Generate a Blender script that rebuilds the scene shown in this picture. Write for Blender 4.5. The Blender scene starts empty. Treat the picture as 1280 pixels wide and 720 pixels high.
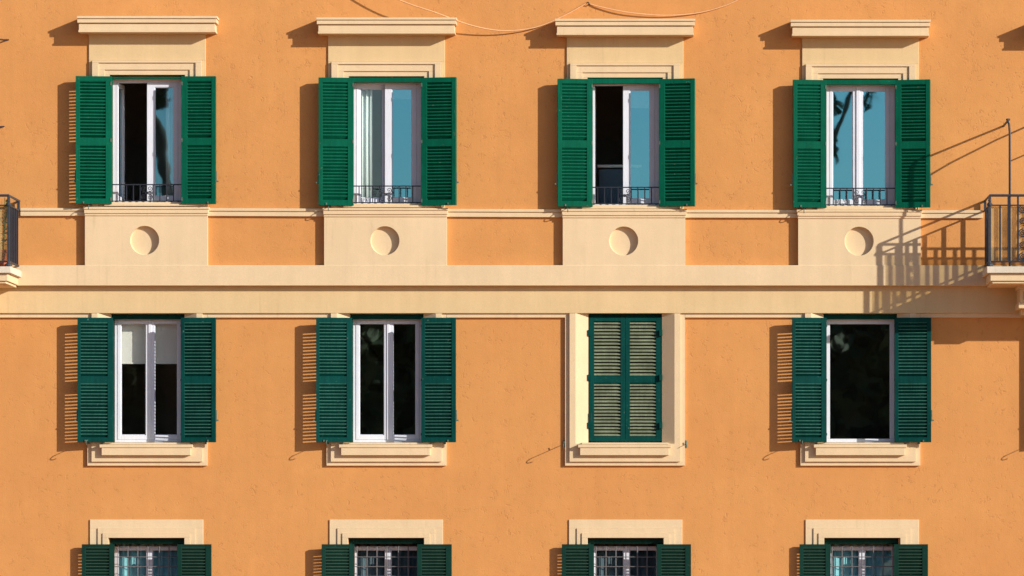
import bpy, bmesh, math, random
from mathutils import Vector, Matrix
random.seed(7)
R = math.radians
S = bpy.context.scene
COL = S.collection

# ------------------------------------------------------------------ measures
# Facade surveyed from the photograph: 1 m = 100 photo pixels at the wall plane
# (y = 0), street level z = 0, x = 0 in the middle of the frame.  The camera is
# 57 m away, so things proud of the wall by p are brought back to true size.
D = 57.0
VX, VZ = 850.0, 697.0
CX, CZ = (VX - 640) / 100, (1030 - VZ) / 100
def X(px, p=0.0): return CX + (px - VX) / 100 * (D - p) / D
def Z(py, p=0.0): return CZ + (VZ - py) / 100 * (D - p) / D

UP = 0.09                                   # the upper storey's plaster plane
SUN = Vector((1.6, -1.0, 0.66)).normalized()

# ------------------------------------------------------------------ materials
def new_mat(name):
    m = bpy.data.materials.new(name); m.use_nodes = True
    nt = m.node_tree; nt.nodes.clear()
    out = nt.nodes.new('ShaderNodeOutputMaterial')
    return m, nt, out
class N:
    def __init__(s, nt): s.nt = nt
    def __call__(s, t, **kw):
        n = s.nt.nodes.new(t)
        for k, v in kw.items():
            if k.startswith('i_'):
                key = k[2:]
                key = int(key) if key.isdigit() else key.replace('_', ' ')
                n.inputs[key].default_value = v
            else: setattr(n, k, v)
        return n
    def l(s, a, b): s.nt.links.new(a, b)
    def math(s, op, a, b=None, c=None, clamp=False):
        n = s.nt.nodes.new('ShaderNodeMath'); n.operation = op; n.use_clamp = clamp
        for i, v in enumerate((a, b, c)):
            if v is None: continue
            if isinstance(v, (int, float)): n.inputs[i].default_value = v
            else: s.nt.links.new(v, n.inputs[i])
        return n.outputs[0]
    def noise(s, vec, scale, detail=4, rough=.55, dist=0.0):
        n = s('ShaderNodeTexNoise'); n.inputs['Scale'].default_value = scale
        n.inputs['Detail'].default_value = detail; n.inputs['Roughness'].default_value = rough
        n.inputs['Distortion'].default_value = dist
        s.l(vec, n.inputs['Vector']); return n.outputs['Fac']
    def ramp(s, v, a, b, lo=0.0, hi=1.0):
        n = s('ShaderNodeMapRange'); n.clamp = True
        s.l(v, n.inputs['Value'])
        for k, x in zip(('From Min', 'From Max', 'To Min', 'To Max'), (a, b, lo, hi)): n.inputs[k].default_value = x
        return n.outputs['Result']
    def scaled(s, vec, sc):
        n = s('ShaderNodeMapping'); n.inputs['Scale'].default_value = sc; s.l(vec, n.inputs['Vector']); return n.outputs[0]
    def mix(s, fac, a, b, blend='MIX'):
        n = s('ShaderNodeMix'); n.data_type = 'RGBA'; n.blend_type = blend
        if isinstance(fac, (int, float)): n.inputs[0].default_value = fac
        else: s.l(fac, n.inputs[0])
        for i, v in ((6, a), (7, b)):
            if isinstance(v, tuple): n.inputs[i].default_value = (*v, 1)
            else: s.l(v, n.inputs[i])
        return n.outputs[2]
    def bright(s, col, fac):
        n = s('ShaderNodeVectorMath'); n.operation = 'SCALE'
        if isinstance(col, tuple): n.inputs[0].default_value = col
        else: s.l(col, n.inputs[0])
        s.l(fac, n.inputs['Scale']); return n.outputs[0]
    def pos(s): return s('ShaderNodeNewGeometry').outputs['Position']
    def objpos(s): return s('ShaderNodeTexCoord').outputs['Object']

def plaster(name, col, col2, var=.10, scratch=1.0, fine=.25, lumps=.35, streak=.06, stain=(.36, .15, .05), soil=.10):
    m, nt, out = new_mat(name); n = N(nt); P = n.pos()
    b = n('ShaderNodeBsdfPrincipled'); b.inputs['Roughness'].default_value = .92
    b.inputs['Specular IOR Level'].default_value = .15
    big = n.noise(P, .55, 5, .6)
    c = n.mix(n.ramp(big, .35, .65), col, col2)
    mid = n.noise(P, 3.2, 5, .65)
    st = n.noise(n.scaled(P, (7, 7, .28)), 1.0, 4, .6)
    f = n.math('MULTIPLY', n.ramp(mid, .3, .7, 1 - var, 1 + var), n.ramp(st, .3, .7, 1 - streak, 1 + streak))
    spk = n.noise(P, 85, 2, .5)
    f = n.math('MULTIPLY', f, n.ramp(spk, .3, .7, .965, 1.035))
    # trowel nicks: short curved hairlines inside scattered patches
    line = n.math('ABSOLUTE', n.math('SUBTRACT', n.noise(P, 6.5, 2, .5, 1.6), .5))
    nick = n.ramp(line, .008, .034, 1, 0)
    patch = n.ramp(n.noise(P, 10, 2, .6), .56, .63)
    nick = n.math('MULTIPLY', nick, patch)
    line2 = n.math('ABSOLUTE', n.math('SUBTRACT', n.noise(n.scaled(P, (1, 1, .7)), 11, 2, .5, 2.2), .47))
    nick2 = n.math('MULTIPLY', n.ramp(line2, .01, .04, 1, 0), n.ramp(n.noise(P, 7.3, 2, .6), .575, .64))
    vor = n('ShaderNodeTexVoronoi'); vor.inputs['Scale'].default_value = 11
    n.l(P, vor.inputs['Vector'])
    pit = n.math('MULTIPLY', n.ramp(vor.outputs['Distance'], .05, .12, 1, 0), n.ramp(n.noise(P, 2.1, 3, .6), .5, .62))
    marks = n.math('MAXIMUM', n.math('MAXIMUM', nick, nick2), n.math('MULTIPLY', pit, .8))
    marks = n.math('MULTIPLY', n.math('MULTIPLY', marks, n.ramp(n.noise(P, .9, 3, .6), .36, .62, .25, 1.0)), scratch, clamp=True)
    colr = n.bright(c, f)
    colr = n.mix(n.math('MULTIPLY', marks, .30), colr, stain)
    # rain streaks and broad soiling
    drip = n.math('MULTIPLY', n.ramp(n.noise(n.scaled(P, (16, 16, .9)), 1.0, 3, .6), .58, .72), n.ramp(n.noise(P, 1.3, 4, .6), .45, .62))
    colr = n.mix(n.math('MULTIPLY', drip, soil), colr, stain)
    n.l(colr, b.inputs['Base Color'])
    h = n.math('ADD', n.math('MULTIPLY', n.noise(P, 55, 4, .65), fine), n.math('MULTIPLY', n.noise(P, 6, 4, .6), lumps))
    h = n.math('SUBTRACT', h, n.math('MULTIPLY', marks, .35))
    bp = n('ShaderNodeBump'); bp.inputs['Strength'].default_value = .5; bp.inputs['Distance'].default_value = .012
    n.l(h, bp.inputs['Height']); n.l(bp.outputs[0], b.inputs['Normal'])
    n.l(b.outputs[0], out.inputs[0]); return m

def paint(name, col, chip, rough=.5, chips=.5, var=.18, streak=.15, leafvar=.0):
    m, nt, out = new_mat(name); n = N(nt); P = n.pos()
    b = n('ShaderNodeBsdfPrincipled'); b.inputs['Roughness'].default_value = rough
    b.inputs['Specular IOR Level'].default_value = .07
    f = n.ramp(n.noise(P, 4.5, 5, .65), .3, .7, 1 - var, 1 + var)
    f = n.math('MULTIPLY', f, n.ramp(n.noise(n.scaled(P, (40, 40, 3)), 1, 4, .6), .3, .7, 1 - streak, 1 + streak))
    f = n.math('MULTIPLY', f, n.ramp(n('ShaderNodeObjectInfo').outputs['Random'], 0, 1, 1 - leafvar, 1 + leafvar))
    c = n.bright(col, f)
    k = n.math('MULTIPLY', n.ramp(n.noise(P, 23, 5, .7), .66, .70), chips)
    c = n.mix(k, c, chip)
    n.l(c, b.inputs['Base Color'])
    bp = n('ShaderNodeBump'); bp.inputs['Strength'].default_value = .35; bp.inputs['Distance'].default_value = .004
    n.l(n.noise(n.scaled(P, (60, 60, 8)), 1, 4, .6), bp.inputs['Height']); n.l(bp.outputs[0], b.inputs['Normal'])
    n.l(b.outputs[0], out.inputs[0]); return m

def simple(name, col, rough=.7, var=.12, scale=8, metal=0.0):
    m, nt, out = new_mat(name); n = N(nt); P = n.pos()
    b = n('ShaderNodeBsdfPrincipled'); b.inputs['Roughness'].default_value = rough; b.inputs['Metallic'].default_value = metal
    b.inputs['Specular IOR Level'].default_value = .3
    n.l(n.bright(col, n.ramp(n.noise(P, scale, 5, .6), .3, .7, 1 - var, 1 + var)), b.inputs['Base Color'])
    n.l(b.outputs[0], out.inputs[0]); return m

def glass(name, refl, tint, through=(.9, .95, .95)):
    # window glass: part mirror, part see-through, very slightly wavy
    m, nt, out = new_mat(name); n = N(nt); P = n.pos()
    g = n('ShaderNodeBsdfGlossy'); g.inputs['Roughness'].default_value = .012; g.inputs['Color'].default_value = (*tint, 1)
    t = n('ShaderNodeBsdfTransparent'); t.inputs['Color'].default_value = (*through, 1)
    mx = n('ShaderNodeMixShader'); mx.inputs[0].default_value = refl
    bp = n('ShaderNodeBump'); bp.inputs['Strength'].default_value = .04; bp.inputs['Distance'].default_value = .01
    n.l(n.noise(P, 3.0, 1, .4), bp.inputs['Height']); n.l(bp.outputs[0], g.inputs['Normal'])
    n.l(t.outputs[0], mx.inputs[1]); n.l(g.outputs[0], mx.inputs[2]); n.l(mx.outputs[0], out.inputs[0]); return m

def film(name, col):
    m, nt, out = new_mat(name); n = N(nt); P = n.pos()
    t = n('ShaderNodeBsdfTransparent')
    n.l(n.bright(col, n.ramp(n.noise(P, 5, 4, .6), .3, .7, .85, 1.1)), t.inputs['Color'])
    d = n('ShaderNodeBsdfPrincipled'); d.inputs['Base Color'].default_value = (.62, .50, .30, 1); d.inputs['Roughness'].default_value = .4
    mx = n('ShaderNodeMixShader'); mx.inputs[0].default_value = .3
    n.l(t.outputs[0], mx.inputs[1]); n.l(d.outputs[0], mx.inputs[2]); n.l(mx.outputs[0], out.inputs[0]); return m

M = {
 'wall': plaster('orange_plaster', (.618, .296, .101), (.575, .266, .089), .035, 1.0, .3, .5, .022),
 'cream': plaster('cream_plaster', (.710, .555, .360), (.675, .525, .335), .03, .2, .15, .18, .03, (.40, .30, .17), .26),
 'yellow': plaster('yellow_cream_plaster', (.660, .500, .285), (.630, .472, .262), .03, .2, .15, .18, .035, (.40, .30, .17), .26),
 'grn1': paint('green_shutter_paint', (.0010, .098, .056), (.30, .36, .30), .55, .35, .14, .12, .10),
 'slat1': paint('sunlit_green_slat_edge', (.0035, .118, .068), (.30, .36, .30), .55, .35, .16, .14, .10),  # lighter copy of the shutter green, sun highlight painted on slat edges
 'grn2': paint('dull_green_shutter_paint', (.0015, .052, .046), (.16, .26, .22), .6, .6, .18, .15, .12),
 'slat2': paint('sunlit_dull_green_slat_edge', (.034, .135, .105), (.22, .30, .25), .5, .6, .2, .2),  # painted highlight line for the middle row's slat edges
 'grn3': paint('dark_green_shutter_paint', (.006, .036, .027), (.12, .16, .13), .6, .5, .15, .1, .1),
 'slat3': paint('sunlit_dark_green_slat_edge', (.034, .070, .050), (.10, .14, .10), .6, .5, .15, .1),  # lower row's slat edges, lightened in colour as if sunlit
 'faded': paint('sun_faded_slat_paint', (.185, .220, .145), (.13, .085, .05), .8, .9, .30, .22),
 'white': paint('white_window_paint', (.69, .74, .85), (.6, .58, .55), .4, .25, .04, .03),
 'iron': simple('dark_wrought_iron', (.022, .026, .040), .5, .25, 30),
 'ironb': simple('weathered_iron', (.035, .045, .062), .5, .3, 30),
 'grey_iron': simple('grey_painted_grille', (.15, .15, .16), .55, .2, 20),
 'galv': simple('galvanised_fitting', (.10, .15, .12), .5, .3, 40),
 'stone': plaster('pale_travertine', (.66, .60, .50), (.58, .52, .43), .06, .7, .2, .2, .08, (.25, .2, .15), .5),
 'inset': simple('brick_red_inset', (.40, .18, .08), .9, .1, 9),
 'room': simple('dim_room_wall', (.36, .34, .30), .95, .15, 2),
 'cable': simple('painted_cable', (.74, .42, .21), .7, .08, 20),
 'blind': simple('white_roller_blind', (.84, .86, .82), .8, .05, 3),
 'bluebl': simple('pale_blue_roller_blind', (.80, .86, .86), .8, .05, 3),
 'curtain': simple('white_curtain_cloth', (.74, .80, .78), .85, .05, 5),
 'teal': simple('sea_green_curtain_cloth', (.30, .62, .70), .85, .15, 4),
 'greycur': simple('grey_blue_curtain_cloth', (.10, .14, .17), .85, .2, 4),
 'cab': simple('blue_grey_cabinet', (.10, .15, .21), .6, .1, 4),
 'terra': simple('terracotta_pot_clay', (.42, .12, .06), .85, .15, 10),
 'leaf': simple('potted_leaf', (.07, .14, .03), .6, .3, 14),
 'soil': simple('potting_soil', (.05, .035, .02), .95, .3, 30),
 'film': film('olive_plastic_sheet', (.93, .89, .72)),
 'g1': glass('upper_window_glass', .57, (.32, .80, .96), (.85, .93, .95)),
 'g1c': glass('pale_window_glass', .42, (.36, .80, .96), (.92, .96, .97)),
 'g2': glass('middle_window_glass', .44, (.55, .70, .66), (.86, .88, .86)),
 'g2c': glass('clean_window_glass', .12, (.6, .7, .66), (.94, .95, .94)),
 'g3': glass('lower_window_glass', .12, (.7, .85, .9)),
 'g0': glass('clear_window_glass', .10, (.7, .85, .9)),
 'clear': glass('clear_glass_inner_face', .02, (.9, .95, .95), (.97, .98, .98)),
 'asph': simple('asphalt', (.055, .053, .050), .9, .2, 3),
 'pave': simple('warm_bounce_paving', (.80, .35, .14), .9, .12, 2),  # unseen paving, coloured red to throw warm bounce light on the facade
 'kerb': simple('kerb_stone', (.38, .36, .33), .85, .12, 5),
 'line': simple('white_road_paint', (.75, .74, .70), .7, .1, 9),
 'grass': simple('warm_bounce_ground', (.60, .26, .10), .95, .22, .6),  # unseen ground, reddened to warm the fill in the facade's shadows
 'bark': simple('pine_bark', (.10, .065, .045), .95, .35, 6),
 'needle': simple('pine_needles', (.035, .060, .020), .8, .4, 1.5),
 'oak': simple('holm_oak_leaves', (.050, .078, .034), .7, .5, 1.2),
 'roof': simple('roof_tiles', (.36, .17, .10), .9, .2, 6),
}

# ------------------------------------------------------------------ mesh tools
class MB:
    def __init__(s): s.v = []; s.f = []; s.m = []; s.mi = 0
    def add(s, vs, fs):
        o = len(s.v); s.v += [tuple(v) for v in vs]
        for f in fs: s.f.append([o + i for i in f]); s.m.append(s.mi)
    def box(s, x0, x1, z0, z1, pb, pf):
        if x0 > x1: x0, x1 = x1, x0
        if z0 > z1: z0, z1 = z1, z0
        v = [(x, -p, z) for p in (pf, pb) for x, z in ((x0, z0), (x1, z0), (x1, z1), (x0, z1))]
        s.add(v, [(0, 1, 2, 3), (5, 4, 7, 6), (4, 0, 3, 7), (1, 5, 6, 2), (3, 2, 6, 7), (4, 5, 1, 0)])
    def hexa(s, pts):        # 8 points: four of one end, four of the other
        s.add(pts, [(0, 1, 2, 3), (5, 4, 7, 6), (4, 0, 3, 7), (1, 5, 6, 2), (3, 2, 6, 7), (4, 5, 1, 0)])
    def quad(s, *pts): s.add(pts, [tuple(range(len(pts)))])
    def tube(s, pts, r, n=6, cap=True):
        pts = [Vector(p) for p in pts]; rings = []
        rr = r if isinstance(r, (list, tuple)) else [r] * len(pts)
        ref = None
        for i, p in enumerate(pts):
            d = (pts[min(i + 1, len(pts) - 1)] - pts[max(i - 1, 0)])
            if d.length < 1e-9: d = Vector((0, 0, 1))
            d.normalize()
            if ref is None: ref = Vector((0, 0, 1)) if abs(d.z) < .9 else Vector((1, 0, 0))
            a = ref - d * ref.dot(d)
            if a.length < 1e-6: a = d.orthogonal()
            a.normalize(); b = d.cross(a); ref = a
            rings.append([p + (a * math.cos(2 * math.pi * k / n) + b * math.sin(2 * math.pi * k / n)) * rr[i] for k in range(n)])
        vs = [v for r_ in rings for v in r_]; fs = []
        for i in range(len(pts) - 1):
            for k in range(n):
                fs.append((i * n + k, i * n + (k + 1) % n, (i + 1) * n + (k + 1) % n, (i + 1) * n + k))
        if cap: fs += [tuple(range(n))[::-1], tuple(range((len(pts) - 1) * n, len(pts) * n))]
        s.add(vs, fs)
    def lathe(s, c, prof, n=20):
        vs = []; fs = []
        for r, z in prof:
            vs += [(c[0] + r * math.cos(2 * math.pi * k / n), c[1] + r * math.sin(2 * math.pi * k / n), c[2] + z) for k in range(n)]
        for i in range(len(prof) - 1):
            for k in range(n): fs.append((i * n + k, i * n + (k + 1) % n, (i + 1) * n + (k + 1) % n, (i + 1) * n + k))
        s.add(vs, fs)
    def build(s, name, mats, parent=None, bevel=0, smooth=False, recalc=True):
        if not isinstance(mats, (list, tuple)): mats = [mats]
        me = bpy.data.meshes.new(name); loc = Vector((0, 0, 0))
        if parent is None and s.v:
            xs, ys, zs = zip(*s.v)
            loc = Vector(((min(xs) + max(xs)) / 2, (min(ys) + max(ys)) / 2, min(zs)))
        me.from_pydata([Vector(v) - loc for v in s.v], [], s.f)
        for m in mats: me.materials.append(M[m] if isinstance(m, str) else m)
        for p, i in zip(me.polygons, s.m): p.material_index = i; p.use_smooth = smooth
        if recalc:
            bm = bmesh.new(); bm.from_mesh(me); bmesh.ops.recalc_face_normals(bm, faces=bm.faces); bm.to_mesh(me); bm.free()
        me.update()
        o = bpy.data.objects.new(name, me); COL.objects.link(o); o.location = loc
        if parent is not None: o.parent = parent
        if bevel:
            b = o.modifiers.new('bevel', 'BEVEL'); b.width = bevel; b.segments = 2; b.limit_method = 'ANGLE'; b.angle_limit = R(40)
        return o
def tag(o, label=None, cat=None, group=None, kind=None):
    if label: o['label'] = label
    if cat: o['category'] = cat
    if group: o['group'] = group
    if kind: o['kind'] = kind
    return o
def empty(name, loc=(0, 0, 0), parent=None):
    o = bpy.data.objects.new(name, None); COL.objects.link(o); o.location = loc; o.empty_display_size = .2
    if parent: o.parent = parent
    return o
def spiral(cx, cz, p, r0, turns, a0, sgn=1, n=26, r1=.12):
    pts = []
    for i in range(n + 1):
        t = i / n; r = r0 * (1 - t * (1 - r1)); a = a0 + sgn * t * turns * 2 * math.pi
        pts.append((cx + r * math.cos(a), -p, cz + r * math.sin(a)))
    return pts

# ------------------------------------------------------------------ building
bld = empty('apartment_building', (0, 0, 0))
tag(bld, 'orange plastered apartment building with cream mouldings, green louvred shutters and iron balconies', 'building')
XL, XR, ZTOP, DEPTH = -19.0, 20.5, 15.5, 12.0
C = [-116.0, 184.0, 483.0, 781.3, 1075.6, 1374.0]     # the bays, photo px

def wall_sheet(mb, x0, x1, z0, z1, p, holes, back):
    xs = sorted({x0, x1, *[h[0] for h in holes], *[h[1] for h in holes]})
    zs = sorted({z0, z1, *[h[2] for h in holes], *[h[3] for h in holes]})
    for i in range(len(xs) - 1):
        for j in range(len(zs) - 1):
            mx, mz = (xs[i] + xs[i + 1]) / 2, (zs[j] + zs[j + 1]) / 2
            if any(h[0] < mx < h[1] and h[2] < mz < h[3] for h in holes): continue
            mb.quad((xs[i], -p, zs[j]), (xs[i + 1], -p, zs[j]), (xs[i + 1], -p, zs[j + 1]), (xs[i], -p, zs[j + 1]))
    for a, b, c, d in holes:
        mb.quad((a, -p, c), (a, -back, c), (a, -back, d), (a, -p, d))
        mb.quad((b, -p, c), (b, -p, d), (b, -back, d), (b, -back, c))
        mb.quad((a, -p, d), (a, -back, d), (b, -back, d), (b, -p, d))
        mb.quad((a, -p, c), (b, -p, c), (b, -back, c), (a, -back, c))

DY = [0, 0, 1.8, 3.4, 4.6, 5.4]                        # the upper row is a hair out of level
H1, H2, H3 = [], [], []
for i, c in enumerate(C):
    x = X(c)
    bot1 = Z(254 + DY[i]) if i in (1, 2, 3, 4) else Z(338)
    H1.append((X(c) - .47, X(c) + .47, bot1, Z(93.5 + DY[i])))
    H2.append((x - .625, x + .625, Z(553.5), Z(391.8)))
    H3.append((x - .475, x + .475, Z(842), Z(672.5)))
BACK = -.34
w = MB(); wall_sheet(w, XL, XR, 0, Z(391), 0, H2[:] + H3[:], BACK)
w.box(XL, XR, 0.0, .62, -.02, .03)
w.build('wall', 'wall', bld, recalc=False)
w = MB(); wall_sheet(w, XL, XR, Z(334), ZTOP, UP, H1, BACK)
w.build('wall', 'wall', bld, recalc=False)
w = MB()                                              # side and rear walls
w.box(XL - .3, XL, 0, ZTOP, -DEPTH, UP); w.box(XR, XR + .3, 0, ZTOP, -DEPTH, UP); w.box(XL, XR, 0, ZTOP, -DEPTH, -DEPTH + .3)
w.build('wall', 'wall', bld)
w = MB(); w.box(XL - .8, XR + .8, ZTOP, ZTOP + .25, -DEPTH - .5, .55); w.build('roof', 'roof', bld)
w = MB(); w.box(XL, XR, Z(391), Z(334), BACK, -.05); w.build('wall_core', 'wall', bld)

# fascia, lower band and panel moulding
FP = .172
w = MB(); w.box(XL, XR, Z(357, FP), Z(331.5, FP), -.05, FP); w.build('fascia_band', 'cream', bld, .006)
BP = .068
w = MB(); w.box(XL, XR, Z(391.5, BP), Z(357, BP) + .02, -.05, BP); w.build('lower_band', 'yellow', bld, .004)

def rect_frame(mb, x0, x1, z0, z1, ix0, ix1, iz0, iz1, pb, pf):
    """a rectangular picture-frame of four butted bars"""
    if z1 > iz1: mb.box(x0, x1, iz1, z1, pb, pf)
    if z0 < iz0: mb.box(x0, x1, z0, iz0, pb, pf)
    mb.box(x0, ix0, iz0, iz1, pb, pf); mb.box(ix1, x1, iz0, iz1, pb, pf)

# the lip under the band, from surround to surround
OUT2 = .748
edges = [XL] + [e for c in C for e in (X(c, .05) - OUT2, X(c, .05) + OUT2)] + [XR]
for k in range(0, len(edges), 2):
    w = MB(); w.box(edges[k] + .001, edges[k + 1] - .001, Z(397, .04), Z(391.5, .04), -.05, .038)
    w.build('band_moulding', 'cream', bld, .004)

# ------------------------------------------------------------------ window pieces
def shutter(parent, xh, ph, xo, po, z0, z1, rails, pitch, slope, mats, t=.040, stiles=(.075, .052), th=.0085, bolt=True, hingez=(), nearup=True, straps=True):
    """one louvred leaf from its hinge edge (xh, ph) to its outer edge (xo, po); rails = z of the mid rail"""
    u = Vector((xo - xh, po - ph)); wd = u.length; u.normalize()
    nrm = Vector((-u.y, u.x))
    if nrm.y < 0: nrm = -nrm
    def W(a, n, z):
        q = Vector((xh, ph)) + u * a + nrm * n
        return (q.x, -q.y, z)
    mb = MB()
    def bx(a0, a1, n0, n1, za, zb):
        mb.hexa([W(a0, n1, za), W(a1, n1, za), W(a1, n1, zb), W(a0, n1, zb), W(a0, n0, za), W(a1, n0, za), W(a1, n0, zb), W(a0, n0, zb)])
    s0, s1 = stiles
    bx(0, s0, -t, 0, z0, z1); bx(wd - s1, wd, -t, 0, z0, z1)
    tr, br = rails[0], rails[1]; m0, m1 = rails[2], rails[3]
    e = .0015
    bx(s0, wd - s1, -t + e, -e, z1 - tr, z1); bx(s0, wd - s1, -t + e, -e, z0, z0 + br); bx(s0, wd - s1, -t + e, -e, m0, m1)
    # thin bead round each louvred field
    for za, zb in ((z0 + br, m0), (m1, z1 - tr)):
        cnt = max(1, round((zb - za) / pitch)); pt = (zb - za) / cnt
        mb.mi = 1
        for k in range(cnt):
            zc = za + pt * (k + .5) + random.uniform(-.0012, .0012)
            a, b_ = s0 - .004, wd - s1 + .004
            nf, nb = -.004, -t + .004
            dz = slope * (nf - nb) / 2 * (1 + random.uniform(-.07, .07)); sg = 1 if nearup else -1
            zf, zk = zc + sg * dz, zc - sg * dz
            mb.hexa([W(a, nf, zf - th), W(b_, nf, zf - th), W(b_, nf, zf + th), W(a, nf, zf + th),
                     W(a, nb, zk - th), W(b_, nb, zk - th), W(b_, nb, zk + th), W(a, nb, zk + th)])
            mb.m[-6] = 2 if len(mats) > 2 else 1  # front edge gets the lighter paint: bright line put into the colour
        mb.mi = 0
    o = mb.build('shutter', mats, parent, .002)
    # ironwork on the leaf: slide bolt and hinge knuckles
    def hbx(h, a0, a1, n0, n1, za, zc):
        h.hexa([W(a0, n1, za), W(a1, n1, za), W(a1, n1, zc), W(a0, n1, zc), W(a0, n0, za), W(a1, n0, za), W(a1, n0, zc), W(a0, n0, zc)])
    if bolt:
        zb = z0 + (z1 - z0) * .20; h = MB()
        hbx(h, wd + .0005, wd + .012, -.028, -.010, zb - .05, zb + .09)
        hbx(h, wd + .0125, wd + .034, -.024, -.016, zb - .045, zb - .028)
        h.build('shutter_bolt', 'galv', parent)
        h = MB(); hbx(h, wd - .105, wd - .088, .0005, .009, z0 + .004, z0 + .030); h.build('catch', 'galv', parent)
    if straps:
        for zz in (z0 + .06, (z0 + z1) / 2, z1 - .09):
            h = MB(); hbx(h, .002, .016, .0005, .006, zz - .022, zz + .022); h.build('hinge', 'galv', parent)
    return o

def holdback(parent, x, z, p0, ln=.30):
    """iron shutter stay: wall plate, pin standing out of the wall, curled catch"""
    mb = MB()
    mb.box(x - .013, x + .013, z - .045, z + .045, p0 - .01, p0 + .012)
    mb.tube([(x, -p0, z), (x, -p0 - ln, z - .012)], .0045, 6)
    mb.tube([(x, -p0 - ln * .4, z - .006), (x, -p0 - ln * .43, z + .028)], .006, 6)
    if ln > .16:
      cu = [(x, -p0 - ln + .02 - .04 * math.sin(t * .55), z - .012 - .024 * (1 - math.cos(t * .55))) for t in range(0, 7)]
      mb.tube(cu, .0055, 6)
    return mb.build('shutter_stay', 'galv', parent, smooth=True)

def sash(parent, xa, xb, z0, z1, pd, fw=(.05, .05), top=.055, bot=.06, th=.05, open_deg=0, hinge='L', glass_mat='g1', tilt=0.0):
    """a casement leaf with its pane; opens inward about its outer edge"""
    w_ = xb - xa; mb = MB()
    x0, x1 = (0, w_) if hinge == 'L' else (-w_, 0)
    l, r = fw
    mb.box(x0, x0 + l, z0, z1, -th, 0); mb.box(x1 - r, x1, z0, z1, -th, 0)
    mb.box(x0 + l, x1 - r, z1 - top, z1, -th + .001, -.001); mb.box(x0 + l, x1 - r, z0, z0 + bot, -th + .001, -.001)
    # glazing bead
    rect_frame(mb, x0 + l, x1 - r, z0 + bot, z1 - top, x0 + l + .009, x1 - r - .009, z0 + bot + .009, z1 - top - .009, -.03, -.010)
    o = mb.build('sash', 'white', parent, .003)
    g = MB(); g.mi = 1; g.box(x0 + l - .004, x1 - r + .004, z0 + bot - .004, z1 - top + .004, -.028, -.024); g.m[-6] = 0
    go = g.build('pane', [glass_mat, 'clear'], parent)
    for ob in (o, go):
        ob.location = (xa if hinge == 'L' else xb, -pd, 0)
        ob.rotation_euler = (0, 0, R(open_deg) * (1 if hinge == 'L' else -1))
    if tilt:
        c = Vector(((x0 + x1) / 2, 0, (z0 + z1) / 2))
        go.rotation_euler.z += R(tilt)
    return o

def room(parent, cx, z0, z1, depth=2.6, hw=1.15, mat='room'):
    mb = MB(); y0, y1 = -BACK + .002, -BACK + depth
    a, b, c, d = cx - hw, cx + hw, z0 - .55, z1 + .45
    mb.quad((a, y1, c), (b, y1, c), (b, y1, d), (a, y1, d))
    mb.quad((a, y0, c), (a, y1, c), (a, y1, d), (a, y0, d))
    mb.quad((b, y1, c), (b, y0, c), (b, y0, d), (b, y1, d))
    mb.quad((a, y0, c), (b, y0, c), (b, y1, c), (a, y1, c))
    mb.quad((a, y1, d), (b, y1, d), (b, y0, d), (a, y0, d))
    return mb.build('room_interior', mat, parent, recalc=False)

# ---------------------------------------------------------------- upper row
SH1 = {1: (94.6, 139.6, 226.6, 269.4), 2: (398.2, 442.2, 526.2, 569.6), 3: (697.2, 741.0, 823.6, 868.0), 4: (991.6, 1033.2, 1119.0, 1162.4)}
TILT1 = {1: (.116, .156, .116, .138), 2: (.116, .156, .116, .200), 3: (.116, .160, .116, .205), 4: (.116, .158, .116, .196)}   # p of hinge/outer edges above the wall
LEAK1 = {1: .86, 2: 1.2, 3: 1.2, 4: 1.2}
LBL1 = {1: 'upper window with its left sash swung inward and pale curtain behind the other pane',
        2: 'upper window with one sash ajar over a white curtain and a blind in the other pane',
        3: 'upper window with one sash wide open on a dark room with a blue-grey cabinet',
        4: 'upper window fully shut, reflecting blue sky and dark pine boughs'}
def cornice(parent, c, dy):
    mb = MB()
    k = 87.7
    def el(py0, py1, inset, p):
        pp = UP + p
        mb.box(X(c - k + inset, pp) , X(c + k - inset, pp), Z(py1 + dy, pp), Z(py0 + dy, pp), UP - .04, pp)
    el(20.0, 22.8, 0.0, .248); el(22.8, 23.9, 1.6, .222); el(23.9, 28.3, .6, .238); el(28.3, 30.1, 3.2, .196); el(30.1, 37.6, 2.6, .214); el(37.6, 40.2, 2.0, .224)
    return mb.build('cornice', 'cream', parent, .0025)

def upper_surround(parent, c, dy, zb):
    cx = X(c, .11); 
    f = MB(); p = UP + .020
    zt = Z(40.0 + dy, p)
    f.box(cx - .728, cx + .728, Z(75.5 + dy, p), zt, UP - .03, p)
    f.box(cx - .728, cx - .686, zb, Z(75.5 + dy, p), UP - .03, p); f.box(cx + .686, cx + .728, zb, Z(75.5 + dy, p), UP - .03, p)
    f.box(cx - .742, cx + .742, Z(43.5 + dy, p), zt, UP - .03, p + .012)
    f.build('frieze', 'yellow', parent, .004)
    a = MB()
    st = [(.685, 75.5, .052), (.605, 78.4, .033), (.530, 87.2, .016), (.470, 93.5, None)]
    for i in range(3):
        o, py, pr = st[i]; q, py2, _ = st[i + 1]; pp = UP + pr
        rect_frame(a, cx - o, cx + o, zb, Z(py + dy, pp), cx - q, cx + q, zb, Z(py2 + dy, pp), UP - .03, pp)
    a.build('surround', 'cream', parent, .003)

def green_frame(parent, cx, z0, z1, hw, pf, pb, wj=.04, wt=.075, mat='grn1'):
    mb = MB(); rect_frame(mb, cx - hw, cx + hw, z0, z1, cx - hw + wj, cx + hw - wj, z0, z1 - wt, pb, pf)
    return mb.build('shutter_frame', mat, parent, .004)

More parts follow.
